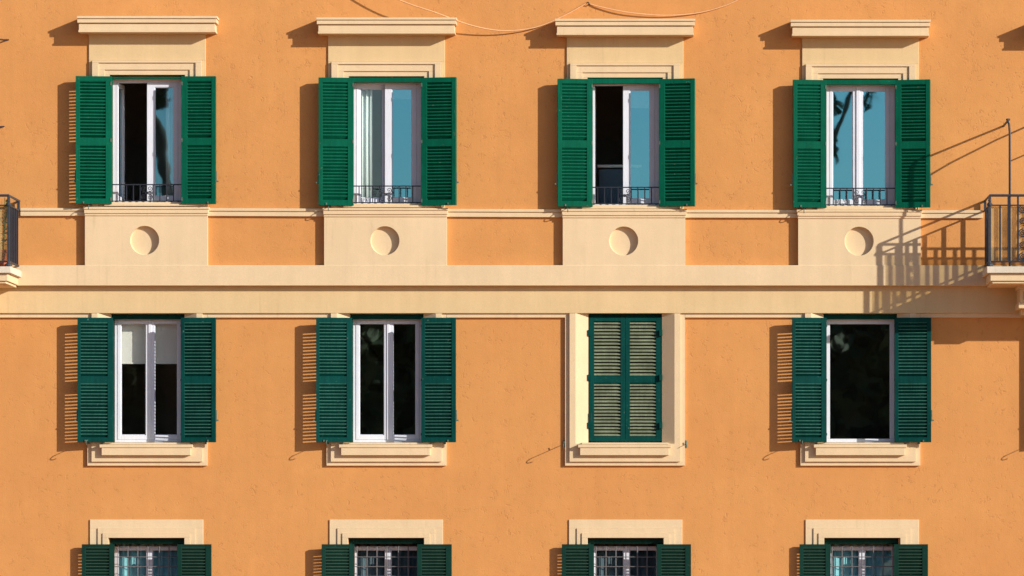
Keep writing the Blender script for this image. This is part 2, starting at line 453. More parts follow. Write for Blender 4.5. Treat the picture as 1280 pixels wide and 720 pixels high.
def guard_rail(parent, cx, z0, z1, p, x0, x1):
    mb = MB(); r = .0062
    mb.box(x0, x1, z1 - .013, z1, p - .012, p + .012); mb.box(x0, x1, z0 + .012, z0 + .024, p - .01, p + .01)
    for dx in (-.335, -.25, -.165, -.08, .08, .165, .25, .335):
        mb.box(cx + dx - r, cx + dx + r, z0 + .024, z1 - .013, p - r, p + r)
    for k in range(10):                                   # little feet curls along the foot rail
        xx = x0 + (x1 - x0) * (k + .5) / 10
        mb.tube(spiral(xx, z0 + .002, p, .012, .9, 0, 1, 8), .003, 5)
    # heart scrollwork in the centre panel
    zc = (z0 + z1) / 2 + .005; hh = (z1 - z0) / 2 - .03
    for sx in (-1, 1):
        mb.tube(spiral(cx + sx * .040, zc + hh * .62, p, .034, 1.4, -math.pi / 2, sx), .0042, 5)
        mb.tube(spiral(cx + sx * .040, zc - hh * .62, p, .034, 1.4, math.pi / 2, -sx), .0042, 5)
        mb.tube([(cx + sx * .042, -p, zc + hh * .3), (cx + sx * .005, -p, zc), (cx - sx * .040, -p, zc - hh * .32)], .0042, 5)
        mb.tube([(cx + sx * .01, -p, zc), (cx + sx * .03, -p, zc + .02), (cx + sx * .055, -p, zc)], .0035, 5)
    mb.tube(spiral(cx, zc, p, .016, 1, 0, 1, 12, .9), .0035, 5)
    return mb.build('guard_rail', 'iron', parent)

UPPER = {}
for i in (1, 2, 3, 4):
    c = C[i]; dy = DY[i]; cx = X(c, UP)
    z0, z1 = Z(253.2 + dy), Z(99.5 + dy)
    pd = -.035                                           # white frame's face
    mb = MB()
    xa, xb = cx - .425, cx + .415
    rect_frame(mb, xa - .02, xb + .02, z0, z1 + .03, xa + .045, xb - .045, z0 + .022, z1 - .035, pd - .08, pd)
    win = mb.build('window', 'white', bld, .003); win['label'] = LBL1[i]
    upper_surround(win, c, dy, Z(259 + dy, .1)); cornice(win, c - (.4 if i == 1 else 0.0), dy)
    green_frame(win, cx, Z(254 + dy), Z((96.6 if i == 1 else 94.2) + dy), .472, UP - (.02 if i == 1 else .006), UP - .06, .035, .026 if i == 1 else .078)
    s = MB(); s.box(X(c - 54, .2), X(c + 75 if i == 1 else c + 66, .2), Z(258.8 + dy), Z(256.2 + dy), -.10, UP + .095)
    s.box(cx - .47, cx + .47, Z(256.2 + dy), Z(253.6 + dy), -.10, UP + .03); s.build('sill', 'cream', win, .003)
    L0, L1, R0, R1 = SH1[i]; a, b, d, e = TILT1[i]
    za, zb = Z(255 + dy, .2), Z(95.4 + dy, .2)
    rails = (.060, .068, Z(181.6 + dy, .2), Z(172.2 + dy, .2))
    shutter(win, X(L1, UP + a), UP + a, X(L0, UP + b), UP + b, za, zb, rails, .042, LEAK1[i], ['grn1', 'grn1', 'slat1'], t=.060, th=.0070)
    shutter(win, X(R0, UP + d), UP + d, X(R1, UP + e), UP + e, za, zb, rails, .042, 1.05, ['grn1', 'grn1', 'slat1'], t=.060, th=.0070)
    for sx in (-1, 1): holdback(win, cx + sx * .71, Z(257.4 + dy), UP + .0, .17 if sx < 0 else .15)
    guard_rail(win, cx - .005, Z(254 + dy), Z(231 + dy), UP - .015 + .03, cx - .435, cx + .43)
    # the two sashes
    mid = cx - .012
    sz0, sz1 = z0 + .022, z1 - .035
    sp = pd + .004
    if i == 1:
        sash(win, xa + .045, mid + .01, sz0, sz1, sp, (.05, .05), open_deg=84, hinge='L')
        sash(win, mid - .005, xb - .045, sz0, sz1, sp, (.095, .055), hinge='R', glass_mat='g1c')
    elif i == 2:
        sash(win, xa + .045, mid + .02, sz0, sz1, sp, (.05, .055), open_deg=15, hinge='L', glass_mat='g0')
        sash(win, mid - .015, xb - .045, sz0, sz1, sp, (.085, .06), hinge='R')
    elif i == 3:
        sash(win, xa + .045, mid, sz0, sz1, sp, (.05, .05), open_deg=89, hinge='L')
        sash(win, mid - .015, xb - .045, sz0, sz1, sp, (.085, .06), hinge='R')
    else:
        sash(win, xa + .045, mid - .012, sz0, sz1, sp, (.035, .065), hinge='L')
        sash(win, mid - .010, xb - .045, sz0, sz1, sp, (.055, .05), hinge='R')
        k = MB(); k.box(mid - .035, mid + .010, sz0, sz1, sp, sp + .014); k.build('mullion', 'white', win, .003)
    room(win, cx, z0, z1)
    UPPER[i] = win

# ---------------------------------------------------------------- pedestal panels with sunk medallions
def pedestal(c, dy, dc):
    PP = UP + .074
    x0, x1 = X(c - 77.2, PP), X(c + 76.0, PP); z0, z1 = Z(331.5, FP) - .001, Z(269.5 + dy)
    mcx, mcz, r = X(c + dc, PP), Z(300.4 + dy * .3, PP), .181
    mb = MB(); n = 64
    ang = sorted({2 * math.pi * k / n for k in range(n)} | {math.atan2(b - mcz, a - mcx) % (2 * math.pi) for a in (x0, x1) for b in (z0, z1)})
    inner = [(mcx + r * math.cos(a), mcz + r * math.sin(a)) for a in ang]; outer = []
    for a in ang:
        dx, dz = math.cos(a), math.sin(a); t = 1e9
        if dx > 1e-9: t = min(t, (x1 - mcx) / dx)
        if dx < -1e-9: t = min(t, (x0 - mcx) / dx)
        if dz > 1e-9: t = min(t, (z1 - mcz) / dz)
        if dz < -1e-9: t = min(t, (z0 - mcz) / dz)
        outer.append((mcx + dx * t, mcz + dz * t))
    k = len(ang)
    vs = [(x, -PP, z) for x, z in outer] + [(x, -PP, z) for x, z in inner]
    fs = [(j, (j + 1) % k, k + (j + 1) % k, k + j) for j in range(k)]
    # the sunk dish
    prof = [(1.0, 0), (.990, .042), (.975, .056), (.95, .062), (.6, .063), (.3, .064)]
    base = k
    for f_, dpt in prof[1:]:
        o = len(vs); vs += [(mcx + r * f_ * math.cos(a), -PP + dpt, mcz + r * f_ * math.sin(a)) for a in ang]
        fs += [(base + j, base + (j + 1) % k, o + (j + 1) % k, o + j) for j in range(k)]; base = o
    fs.append(tuple(base + j for j in range(k)))
    o = len(vs); vs += [(x, -UP + .03, z) for x, z in outer]
    fs += [(j, (j + 1) % k, o + (j + 1) % k, o + j)[::-1] for j in range(k)]
    mb.add(vs, fs)
    ob = mb.build('pedestal_panel', 'cream', bld)
    cap = MB()
    for pya, pyb, ins, pr in ((258.6, 261.5, -1.6, .112), (261.5, 266.6, -.8, .100), (266.6, 269.6, -.2, .086)):
        q = UP + pr; cap.box(X(c - 77.6 + ins, q), X(c + 76.4 - ins, q), Z(pyb + dy, q), Z(pya + dy, q), UP - .02, q)
    cap.build('pedestal_cap', 'cream', bld, .004)
PED = {1: 0.0, 2: 0.2, 3: .6, 4: .5}
MED = {1: -2.6, 2: -1.2, 3: -1.0, 4: -1.0}
for i in (1, 2, 3, 4): pedestal(C[i] - .6, DY[i] * .75, MED[i])
# string course between the pedestals
def string_piece(xa, xb, dya, dyb):
    mb = MB()
    for pya, pyb, pr in ((259.8, 263.2, .050), (263.2, 264.4, .030), (264.4, 269.6, .040)):
        q = UP + pr
        za, zb = Z(pyb + dya, q), Z(pya + dya, q); zc, zd = Z(pyb + dyb, q), Z(pya + dyb, q)
        mb.hexa([(xa, -q, za), (xb, -q, zc), (xb, -q, zd), (xa, -q, zb), (xa, -UP + .02, za), (xb, -UP + .02, zc), (xb, -UP + .02, zd), (xa, -UP + .02, zb)])
    mb.build('string_course', 'cream', bld, .003)
BW = 1.43
PE = [(X(C[i] - 77.8, .17) , X(C[i] + 75.6, .17)) for i in (1, 2, 3, 4)]
bl, br = X(24.0, UP), X(1230.0, UP)
string_piece(bl + .02, PE[0][0] - .001, .2, .2); string_piece(PE[0][1] + .001, PE[1][0] - .001, .3, .9)
string_piece(PE[1][1] + .001, PE[2][0] - .001, 1.3, 1.9); string_piece(PE[2][1] + .001, PE[3][0] - .001, 2.4, 2.6)
string_piece(PE[3][1] + .001, br - .02, 3.0, 3.0)

# ---------------------------------------------------------------- middle row
SH2 = {0: (-204.0, -160.0, -74.0, -31.0), 1: (96.8, 141.2, 226.0, 269.5), 2: (395.2, 440.0, 526.6, 569.6), 4: (990.4, 1033.4, 1118.4, 1164.0), 5: (1303.5, 1346.0, 1417.0, 1461.0)}
LBL2 = {0: 'middle-row window below the balcony with plants', 1: 'middle-row window with a half-lowered pale blind behind two panes',
        2: 'middle-row window with two black panes and no blind', 3: 'middle-row window with faded louvred shutters closed across it',
        4: 'middle-row window with one wide undivided dark pane', 5: 'middle-row window below the balcony with the tall iron pole'}
for i in range(6):
    c = C[i]; cx = X(c, .05)
    z0, z1 = Z(552.6), Z(395.5)
    pd = -.150
    mb = MB(); xa, xb = cx - .430, cx + .435
    zt = Z(398.8)
    if i == 4: rect_frame(mb, xa, xb, z0, zt + .04, xa + .055, xb - .060, z0 + .045, zt - .055, pd - .07, pd)
    else: rect_frame(mb, xa, xb, z0, zt + .02, xa + .035, xb - .035, z0 + .035, zt - .012, pd - .07, pd)
    win = mb.build('window', 'white', bld, .003); win['label'] = LBL2[i]
    # surround: outer step, face, splayed reveal
    s = MB(); po = .038; zb_o = Z(582, po); ztop = Z(391.8, .05)
    s.box(cx - .748, cx - .690, zb_o, ztop, -.04, po); s.box(cx + .690, cx + .748, zb_o, ztop, -.04, po); s.box(cx - .690, cx + .690, zb_o, Z(576.6, po), -.04, po)
    zf0 = Z(577.0, BP)
    s.box(cx - .692, cx - .618, zf0, ztop, -.03, BP); s.box(cx + .618, cx + .692, zf0, ztop, -.03, BP); s.box(cx - .618, cx + .618, zf0, Z(554.5, BP), -.03, BP)
    for sg in (-1, 1):                                   # splay and jamb
        q = [(cx + sg * .618, BP), (cx + sg * .460, -.008), (cx + sg * .460, -.26)]
        for (xq, pq), (xr, pr) in zip(q[:-1], q[1:]):
            s.quad((xq, -pq, Z(554.5, BP)), (xr, -pr, Z(554.5, BP)), (xr, -pr, ztop + .01), (xq, -pq, ztop + .01))
        s.quad((cx + sg * .460, .26, Z(554.5)), (cx + sg * .64, .26, Z(554.5)), (cx + sg * .64, .26, ztop), (cx + sg * .460, .26, ztop))
    s.build('surround', 'cream', win, 0)
    l = MB(); l.box(cx - .62, cx + .62, Z(391.9), Z(391.0), -.30, .06); l.build('lintel', 'yellow', win)
    sl = MB()
    sl.box(cx - .540, cx + .540, Z(555.4, .1), Z(553.2, .1), -.28, .105)
    q = BP + .070; sl.box(cx - .585, cx + .575, Z(559.4, q), Z(555.6, q), -.06, q)
    q = BP + .058; sl.box(cx - .560, cx + .550, Z(569.0, q), Z(559.4, q), BP - .03, q)
    sl.build('sill', 'cream', win, .003)
    green_frame(win, cx, z0, Z(392.4), .458, -.062, -.11, .028, .062, 'grn2')
    rails = (.060, .062, Z(479.4, .15), Z(470.2, .15))
    if i != 3:
        L0, L1, R0, R1 = SH2[i]
        za, zb = Z(552.8, .17), Z(396.9, .17)
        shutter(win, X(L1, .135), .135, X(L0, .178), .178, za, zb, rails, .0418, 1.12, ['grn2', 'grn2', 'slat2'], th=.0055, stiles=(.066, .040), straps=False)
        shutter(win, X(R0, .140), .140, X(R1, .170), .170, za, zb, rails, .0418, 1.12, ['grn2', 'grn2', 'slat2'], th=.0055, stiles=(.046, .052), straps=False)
        for zz in (za + .10, (za + zb) / 2, zb - .10):
            for xq, xs_ in ((cx - .455, X(L1, .13)), (cx + .455, X(R0, .13))):
                hs = MB(); hs.hexa([(xq - .006, .06, zz - .015), (xq + .006, .06, zz - .015), (xq + .006, .06, zz + .015), (xq - .006, .06, zz + .015),
                         (xs_ - .006, -.12, zz - .015), (xs_ + .006, -.12, zz - .015), (xs_ + .006, -.12, zz + .015), (xs_ - .006, -.12, zz + .015)]); hs.build('hinge', 'grn2', win)
        for xs_, ln in ((cx - .732, .25), (cx + .732, .07)): holdback(win, xs_, Z(550.5), .035, ln)
        sz0, sz1 = z0 + .035, zt - .012; mid = cx + .012; sp = pd + .006
        if i == 4:
            g = MB(); g.mi = 1; g.box(xa + .05, xb - .055, z0 + .04, zt - .05, pd - .03, pd - .026); g.m[-6] = 0; g.build('pane', ['g2', 'clear'], win)
        else:
            sash(win, xa + .035, mid - .001, sz0, sz1, sp, (.042, .050), .034, .055, hinge='L', glass_mat='g2c' if i == 1 else 'g2')
            sash(win, mid + .001, xb - .035, sz0, sz1, sp, (.055, .042), .034, .055, hinge='R', glass_mat='g2c' if i == 1 else 'g2')
            k = MB(); k.box(mid - .018, mid + .018, sz0, sz1, sp, sp + .012); k.build('mullion', 'white', win, .003)
    else:
        za, zb = Z(551.6), Z(396.0)
        rr = (.055, .062, Z(478.6), Z(470.0))
        xm = cx + .002
        shutter(win, cx - .455, -.016, xm - .002, -.016, za, zb, rr, .042, .55, ['grn2', 'faded'], stiles=(.068, .056), nearup=False, bolt=False, th=.006, straps=False)
        shutter(win, cx + .455, -.016, xm + .002, -.016, za, zb, rr, .042, .55, ['grn2', 'faded'], stiles=(.068, .056), nearup=False, bolt=False, th=.006, straps=False)
        for zz in (za + .20, (za + zb) / 2 + .02, zb - .20):
            for sg in (-1, 1):
                hs = MB(); hs.box(cx + sg * .447 - .018, cx + sg * .447 + .018, zz - .04, zz + .035, -.02, .020 if sg > 0 else .012); hs.build('hinge', 'grn2', win)
        hd = MB(); hd.tube([(cx - .42, -.02, za + .25), (cx - .42, -.02, za + .36)], .006); hd.build('handle', 'iron', win)
        for xs_, ln in ((cx - .762, .27), (cx + .762, .13)): holdback(win, xs_, Z(555), .005, ln)
    room(win, cx, z0, z1)

# ---------------------------------------------------------------- lower row
SH3 = {0: (-198, -157, -79, -37), 1: (102.2, 143.0, 221.3, 264.0), 2: (402.2, 443.0, 521.3, 564.5), 3: (702.3, 742.5, 820.8, 863.7), 4: (999.4, 1038.5, 1117.4, 1160.0), 5: (1297.5, 1337, 1416, 1458)}
P3 = {0: .1, 1: .100, 2: .138, 3: .100, 4: .082, 5: .1}
LBL3 = {0: 'lower-row window below the leftmost bay', 1: 'lower-row barred window with pale sea-green curtain', 2: 'lower-row barred window with dim glass and a tall gap beside its shutter',
        3: 'lower-row barred window with dark grey curtain', 4: 'lower-row barred window with bright blue-green curtain', 5: 'lower-row window below the rightmost bay'}
C3 = [-116, 183.0, 482.6, 782.0, 1077.8, 1374]
for i in range(1, 5):
    cx = X(C3[i], .03); z0, z1 = Z(841), Z(683)
    pd = -.235
    mb = MB(); xa, xb = cx - .43, cx + .43
    rect_frame(mb, xa, xb, z0, z1, xa + .02, xb - .02, z0 + .03, z1 - .012, pd - .07, pd)
    win = mb.build('window', 'white', bld, .003); win['label'] = LBL3[i]
    s = MB()
    st = [(.708, 649.5, .016), (.610, 660.3, .030), (.548, 666.6, .044), (.475, 672.3, None)]
    for k in range(3):
        o, py, pr = st[k]; q, py2, _ = st[k + 1]
        rect_frame(s, cx - o, cx + o, Z(842), Z(py, pr), cx - q, cx + q, Z(842), Z(py2, pr), -.03, pr)
    s.build('surround', 'cream', win, .003)
    sl = MB(); sl.box(cx - .76, cx + .76, Z(852), Z(842), -.3, .09); sl.build('sill', 'cream', win, .003)
    green_frame(win, cx, z0, Z(672.8), .475, -.052, -.11, .040, .066, 'grn3')
    L0, L1, R0, R1 = SH3[i]; p = P3[i]
    za, zb = Z(840, .1), Z(680.3, .1)
    rails = (.042, .06, Z(764), Z(755))
    shutter(win, X(L1, .086), .086, X(L0, p), p, za, zb, rails, .0395, 1.4, ['grn3', 'grn3', 'slat3'], t=.034, th=.0050, stiles=(.066, .048), straps=False)
    shutter(win, X(R0, .086), .086, X(R1, .098), .098, za, zb, rails, .0395, 1.4, ['grn3', 'grn3', 'slat3'], t=.034, th=.0050, stiles=(.058, .072), straps=False)
    # security grille
    g = MB(); gp = -.105
    for dx in (-.372, -.248, -.124, 0, .145, .268, .39):
        g.tube([(cx + dx, -gp, z0), (cx + dx, -gp, z1)], .0065, 6)
    for k in range(13):
        zz = Z(696.2 + 12.1 * k)
        if zz > z0: g.tube([(xa + .0, -gp - .012, zz), (xb, -gp - .012, zz)], .0055, 6)
    g.build('security_grille', 'grey_iron', win)
    mid = cx + .008; sp = pd + .006
    sash(win, xa + .02, mid - .001, z0 + .03, z1 - .012, sp, (.022, .035), .03, .05, hinge='L', glass_mat='g3')
    sash(win, mid + .001, xb - .02, z0 + .03, z1 - .012, sp, (.035, .022), .03, .05, hinge='R', glass_mat='g3')
    room(win, cx, z0, z1)

# ---------------------------------------------------------------- balconies
def balcony(c, label, bracket_off):
    PF = UP + .90                                       # front of the railing
    xl, xr = X(c - 143, UP), X(c + 143, UP)
    sp = UP + .985
    zt = Z(333.0, sp)
    mb = MB()
    mb.box(xl - .04, xr + .04, zt - .080, zt, UP - .03, sp)
    o = mb.build('balcony', 'stone', bld, .005); o['label'] = label
    u = MB(); u.box(xl + .005, xr - .005, zt - .175, zt - .080, UP - .03, sp - .045); u.box(xl + .03, xr - .03, zt - .205, zt - .175, UP - .03, sp - .07)
    u.build('slab_moulding', 'cream', o, .005)
    for sg in (-1, 1):
        bx = c + sg * bracket_off; q = UP + .52
        b = MB(); x0, x1 = X(bx - 14, q), X(bx + 14, q); z0, z1 = Z(382, q), zt - .20
        b.box(x0, x1, z0 + .04, z1, 0, q); b.box(x0 - .025, x1 + .025, z1 - .05, z1 + .002, 0, q + .03); b.box(x0 - .02, x1 + .02, z0 - .035, z0 + .04, 0, q + .025)
        b.box(x0 + .03, x1 - .03, z0 - .10, z0 - .035, 0, q * .6)
        b.build('bracket', 'cream', o, .006)
        n_ = MB(); n_.box(x0 + .045, x1 - .045, z0 + .075, z1 - .08, q - .02, q + .006); n_.build('bracket_inset', 'inset', o)
    # railing
    zr1, zr2, zb = Z(244.3, PF), Z(256.6, PF), Z(327.0, PF)
    r = MB()
    def bar(x, p, z0_, z1_, h=.011): r.box(x - h, x + h, z0_, z1_, p - h, p + h)
    def rail(xa, pa, xb, pb, z, h=.011, hz=.009):
        if abs(xa - xb) > abs(pa - pb): r.box(xa, xb, z - hz, z + hz, pa - h, pa + h)
        else: r.box(xa - h, xa + h, z - hz, z + hz, min(pa, pb), max(pa, pb))
    for z, h, hz in ((zr2, .012, .008), (zb, .012, .010)):
        rail(xl + .012, PF, xr - .012, PF, z, h, hz)
        for x in (xl, xr): rail(x, UP - .02, x, PF + .012, z, h, hz)
    k = 0
    for px_ in (1247.0, 1257.3, 1269.0, 1281.2, 1293, 1305, 1317, 1329, 1341, 1353, 1365):
        dxp = (px_ - 1374.0 - 3.1) / 100; k += 1
        for sg in (-1, 1): bar((xl + xr) / 2 - sg * dxp, PF, zb + .010, zr2 - .008 if k in (1, 4, 6, 8, 10) else zr1 - .01)
    for x in (xl, xr):
        for p in (.17, .32, .47, .62, .76): bar(x, UP + p, zb + .010, zr2 - .008, .0125)
    r.build('railing', 'iron', o)
    h = MB()
    h.tube([(xl, -UP + .02, zr1), (xl, -PF, zr1), (xr, -PF, zr1), (xr, -UP + .02, zr1)], .016, 8); 
    h.build('handrail', 'ironb', o, smooth=False)
    for x in (xl, xr):
        for p in (PF, UP + .06):
            q = MB(); q.box(x - .016, x + .016, zt if p == PF else zr2 + .009, zr1 - .012, p - .016, p + .016)
            if p == PF:
                q.lathe((x, -p - .001, zr2 - .02), [(.0, .0), (.032, .012), (.036, .03), (.026, .05), (.012, .06), (.022, .075), (.018, .09), (0, .1)], 12)
                q.lathe((x, -p - .001, zb - .045), [(.045, -.01), (.042, .012), (.02, .03), (0.017, .05)], 12)
            q.build('post', 'ironb', o)
    # columns of scrolls
    for sg in (-1, 1):
        sx = (xl + xr) / 2 + sg * (1.374 - 1.2752 + .9 + .022)
        s = MB()
        for j in range(5):
            zc = zb + .055 + j * (zr2 - zb - .105) / 4 + .0
            s.tube(spiral(sx, zc, PF, .052, 2.1, math.pi * (.5 + j), 1, 34, .1), .0072, 5)
        s.build('scroll_panel', 'iron', o)
    f = MB(); f.box(xl + .02, xr - .02, zb + .012, zr2 - .012, PF - .032, PF - .028)
    f.build('privacy_sheet', 'film', o)
    return o, xl, xr, zt, PF
BALR, rxl, rxr, rzt, rPF = balcony(1374, 'balcony with spiral iron scrolls, corner of it beside the pole', 85)
BALL, lxl, lxr, lzt, lPF = balcony(-119, 'balcony with potted plant, only its corner in view', 85)
for i in (0, 5):                                          # balcony doors, just outside the frame
    c = C[i]; cx = X(c, UP); pd = -.05
    mb = MB(); z0, z1 = Z(337), Z(99)
    rect_frame(mb, cx - .44, cx + .44, z0, z1, cx - .39, cx + .39, z0 + .05, z1 - .05, pd - .08, pd)
    d = mb.build('balcony_door', 'white', bld, .003)
    sash(d, cx - .39, cx - .002, z0 + .05, z1 - .05, pd + .004); sash(d, cx + .002, cx + .39, z0 + .05, z1 - .05, pd + .004, hinge='R')
    green_frame(d, cx, z0, Z(94), .472, UP + .012, UP - .06, .035, .078)
    upper_surround(d, c, 4.6 if i else 0, z0); cornice(d, c + (1.5 if i else 0), 6.0 if i else 0)
    room(d, cx, z0 + .5, z1)

# ------------------------------------------------------------------ things that hang, stand or are fixed on the house
def rod(name, pts, r, mat='iron'):
    mb = MB(); mb.tube(pts, r, 8); return mb.build(name, mat, None, smooth=True)
# iron awning hoop beside the right balcony: out of the wall, over and down to the railing
pw = UP; pt = UP + .885
xw, zw = X(1254.5, UP), Z(157.5, UP)
xf = X(1262.2, pt)
hoop = [(xw, -pw + .02, zw), (xw + .005, -pw - .25, zw + .005), (xw + .015, -pt + .14, zw + .01), (xf - .03, -pt + .05, zw - .0), (xf - .008, -pt + .01, zw - .06), (xf, -pt, zw - .16), (xf, -pt, rzt + .01)]
o = rod('awning_pole', hoop, .014, 'ironb')
tag(o, 'tall dark iron pole bent back to the wall above the balcony with spiral scrolls', 'pole')
x2, z2 = X(1301, UP), Z(150, UP)
o = rod('awning_rod', [(x2, -UP + .02, z2), (x2 + .0, -UP - .35, z2 - .02), (x2, -UP - .70, z2 - .07), (x2, -UP - .95, z2 - .14)], .012, 'ironb')
tag(o, 'curved iron awning arm on the wall over the balcony door, known by its shadow', 'awning rod')
x3, z3 = X(1310, UP), Z(181, UP)
o = rod('wall_bracket', [(x3, -UP + .02, z3), (x3, -UP - .30, z3 - .01)], .010, 'ironb')
tag(o, 'short iron wall bracket casting a thin shadow beside the tall pole', 'bracket')
for px, py, lab in ((11.6, 49.6, 'thin black iron bracket sticking out of the wall level with the window cornices'), (6.0, 158.0, 'thin black iron bracket sticking out of the wall above the plants on the balcony')):
    xq, zq = X(px, UP), Z(py, UP)
    o = rod('wall_bracket', [(xq, -UP + .02, zq), (xq - .06, -UP - .07, zq - .01), (xq - .50, -UP - .42, zq + .01 if py < 100 else zq + .20)], .010, 'iron'); tag(o, lab, 'bracket')

# cables slung across the top of the wall
def cable(pts, n=40):
    out = []
    for i in range(n + 1):
        t = i / n * (len(pts) - 1); k = min(int(t), len(pts) - 2); f = t - k
        P = [Vector(pts[max(0, min(len(pts) - 1, j))]) for j in (k - 1, k, k + 1, k + 2)]
        out.append(.5 * ((2 * P[1]) + (-P[0] + P[2]) * f + (2 * P[0] - 5 * P[1] + 4 * P[2] - P[3]) * f * f + (-P[0] + 3 * P[1] - 3 * P[2] + P[3]) * f ** 3))
    return out
def CP(px, py, p): return (X(px, UP + p), -UP - p, Z(py, UP + p))
c1 = cable([CP(380, -62, .02), CP(440, -32, .17), CP(497, -1, .20), CP(545, 16, .19), CP(590, 32, .13), CP(630, 38.5, .07), CP(670, 34, .035), CP(705, 19.5, .015), CP(733, 4, .012)], 60)
mb = MB(); mb.tube(c1, .0082, 6); o = mb.build('cable', 'cable', None, smooth=True)
tag(o, 'orange painted cable sagging across the wall between the second and third cornices', 'cable', 'cables slung along the wall')
c2 = cable([CP(737, 5, .012), CP(752, 9, .03), CP(785, 15.5, .045), CP(830, 19.3, .035), CP(870, 16.5, .02), CP(902, 8.5, .013), CP(926, -2, .012), CP(960, -22, .012)], 50)
mb = MB(); mb.tube(c2, .0082, 6); o = mb.build('cable', 'cable', None, smooth=True)
tag(o, 'orange painted cable dipping just above the third cornice, ending at the iron hook', 'cable', 'cables slung along the wall')
mb = MB(); hx, hz = X(735, UP), Z(4.5, UP)
mb.tube([(hx, -UP + .02, hz + .015), (hx, -UP - .03, hz + .015), (hx + .012, -UP - .04, hz - .004), (hx + .018, -UP - .025, hz - .018), (hx + .010, -UP - .012, hz - .014)], .007, 6)
o = mb.build('cable_hook', 'iron', None, smooth=True); tag(o, 'small dark iron hook in the wall holding up the two sagging cables', 'hook')

# potted plant on the left balcony
px, pp = X(1.5, .75), .70
pot = empty('potted_plant', (px, -pp, lzt)); tag(pot, 'leafy green plant in a terracotta pot on the balcony floor behind the railing', 'potted plant')
mb = MB(); mb.lathe((0, 0, 0), [(0, .001), (.075, .001), (.105, .19), (.118, .19), (.118, .225), (.10, .225), (.10, .20)], 20); q = mb.build('pot', 'terra', pot)
mb = MB(); mb.lathe((0, 0, 0), [(.0, .205), (.102, .203)], 20); mb.build('soil', 'soil', pot)
st = MB(); lf = MB()
for k in range(9):
    a = random.uniform(0, 6.28); h = random.uniform(.45, .72); sp_ = random.uniform(.04, .12)
    pts = [(0.02 * math.cos(a), .02 * math.sin(a), .2), (sp_ * .5 * math.cos(a), sp_ * .5 * math.sin(a), .2 + h * .5), (sp_ * math.cos(a), sp_ * math.sin(a), .2 + h)]
    st.tube(pts, .004, 5)
    for j in range(16):
        t = random.uniform(.15, 1); b = random.uniform(0, 6.28); L = random.uniform(.05, .10)
        c0 = Vector(pts[0]).lerp(Vector(pts[2]), t); d = Vector((math.cos(b), math.sin(b), random.uniform(-.3, .6))).normalized(); sd = d.cross(Vector((0, 0, 1))).normalized() * L * .3
        lf.add([c0, c0 + d * L * .5 + sd, c0 + d * L, c0 + d * L * .5 - sd], [(0, 1, 2, 3)])
st.build('stem', 'leaf', pot); lf.build('foliage', 'leaf', pot, recalc=False)

# blinds and curtains hanging behind the glass
def blind(x0, x1, ztop, zbot, y, mat, lab):
    mb = MB(); mb.box(x0, x1, zbot, ztop, -y - .003, -y); mb.tube([(x0, y + .01, ztop), (x1, y + .01, ztop)], .02, 10); mb.box(x0, x1, zbot - .012, zbot + .006, -y - .008, -y + .006)
    o = mb.build('roller_blind', mat, None); tag(o, lab, 'blind'); return o
def curtain(x0, x1, z0, z1, y, mat, lab, amp=.018, waves=6):
    mb = MB(); n = 60; vs = []
    for i in range(n + 1):
        t = i / n; xx = x0 + (x1 - x0) * t
        yy = y + amp * math.sin(t * waves * 2 * math.pi) + amp * .4 * math.sin(t * waves * 4.4 * math.pi + 1)
        vs += [(xx, yy, z0), (xx, yy - amp * .3 * math.sin(t * 17), (z0 + z1) / 2), (xx, yy, z1)]
    fs = []
    for i in range(n):
        for j in range(2): fs.append((i * 3 + j, (i + 1) * 3 + j, (i + 1) * 3 + j + 1, i * 3 + j + 1))
    mb.add(vs, fs); o = mb.build('curtain', mat, None, smooth=True, recalc=False)
    sol = o.modifiers.new('thick', 'SOLIDIFY'); sol.thickness = .003
    tag(o, lab, 'curtain'); return o
cx = X(C[1], UP); curtain(cx + .21, cx + .40, Z(252), Z(98), .13, 'curtain', 'pale curtain behind the right pane of the upper window beside the plant balcony', waves=3)
cx = X(C[2], UP); curtain(cx - .36, cx - .19, Z(252), Z(98), .155, 'curtain', 'bright white curtain behind the ajar sash of the second upper window', waves=3)
blind(cx + .02, cx + .40, Z(104), Z(121.5), .15, 'bluebl', 'pale blue blind rolled almost to the top of the second upper window')
cx = X(C[3], UP); blind(cx + .02, cx + .40, Z(106), Z(132.5), .15, 'bluebl', 'pale blue blind a fifth lowered beside the wide open sash')
cx = X(C[1], 0); blind(cx - .40, cx + .43, Z(398), Z(452.5), .262, 'blind', 'off-white blind lowered a third of the way behind both panes of the middle-row window')
for i, m, lab in ((1, 'teal', 'sea-green curtain behind the grille of the first lower window'), (2, 'greycur', 'dull grey-blue curtain behind the grille of the second lower window'),
                  (3, 'greycur', 'dull grey-blue curtain behind the grille below the closed shutters'), (4, 'teal', 'blue-green curtain behind the grille of the last lower window')):
    cx = X(C3[i], .03); curtain(cx - .42, cx + .42, Z(838), Z(680), .325, m, lab, waves=7)
# a cabinet inside the third upper room
cx = X(C[3], UP); cb = empty('cabinet', (cx - .12, .75, Z(300)))
tag(cb, 'blue-grey cabinet with a pale top standing inside the open third upper window', 'cabinet')
zc = Z(202) - Z(300) - .03
mb = MB(); mb.box(-.22, .3, 0, zc, -.35, 0); mb.build('body', 'cab', cb, .004)
mb = MB(); mb.box(-.24, .32, zc + .02, zc + .055, -.37, .02); mb.build('top', 'blind', cb, .004)

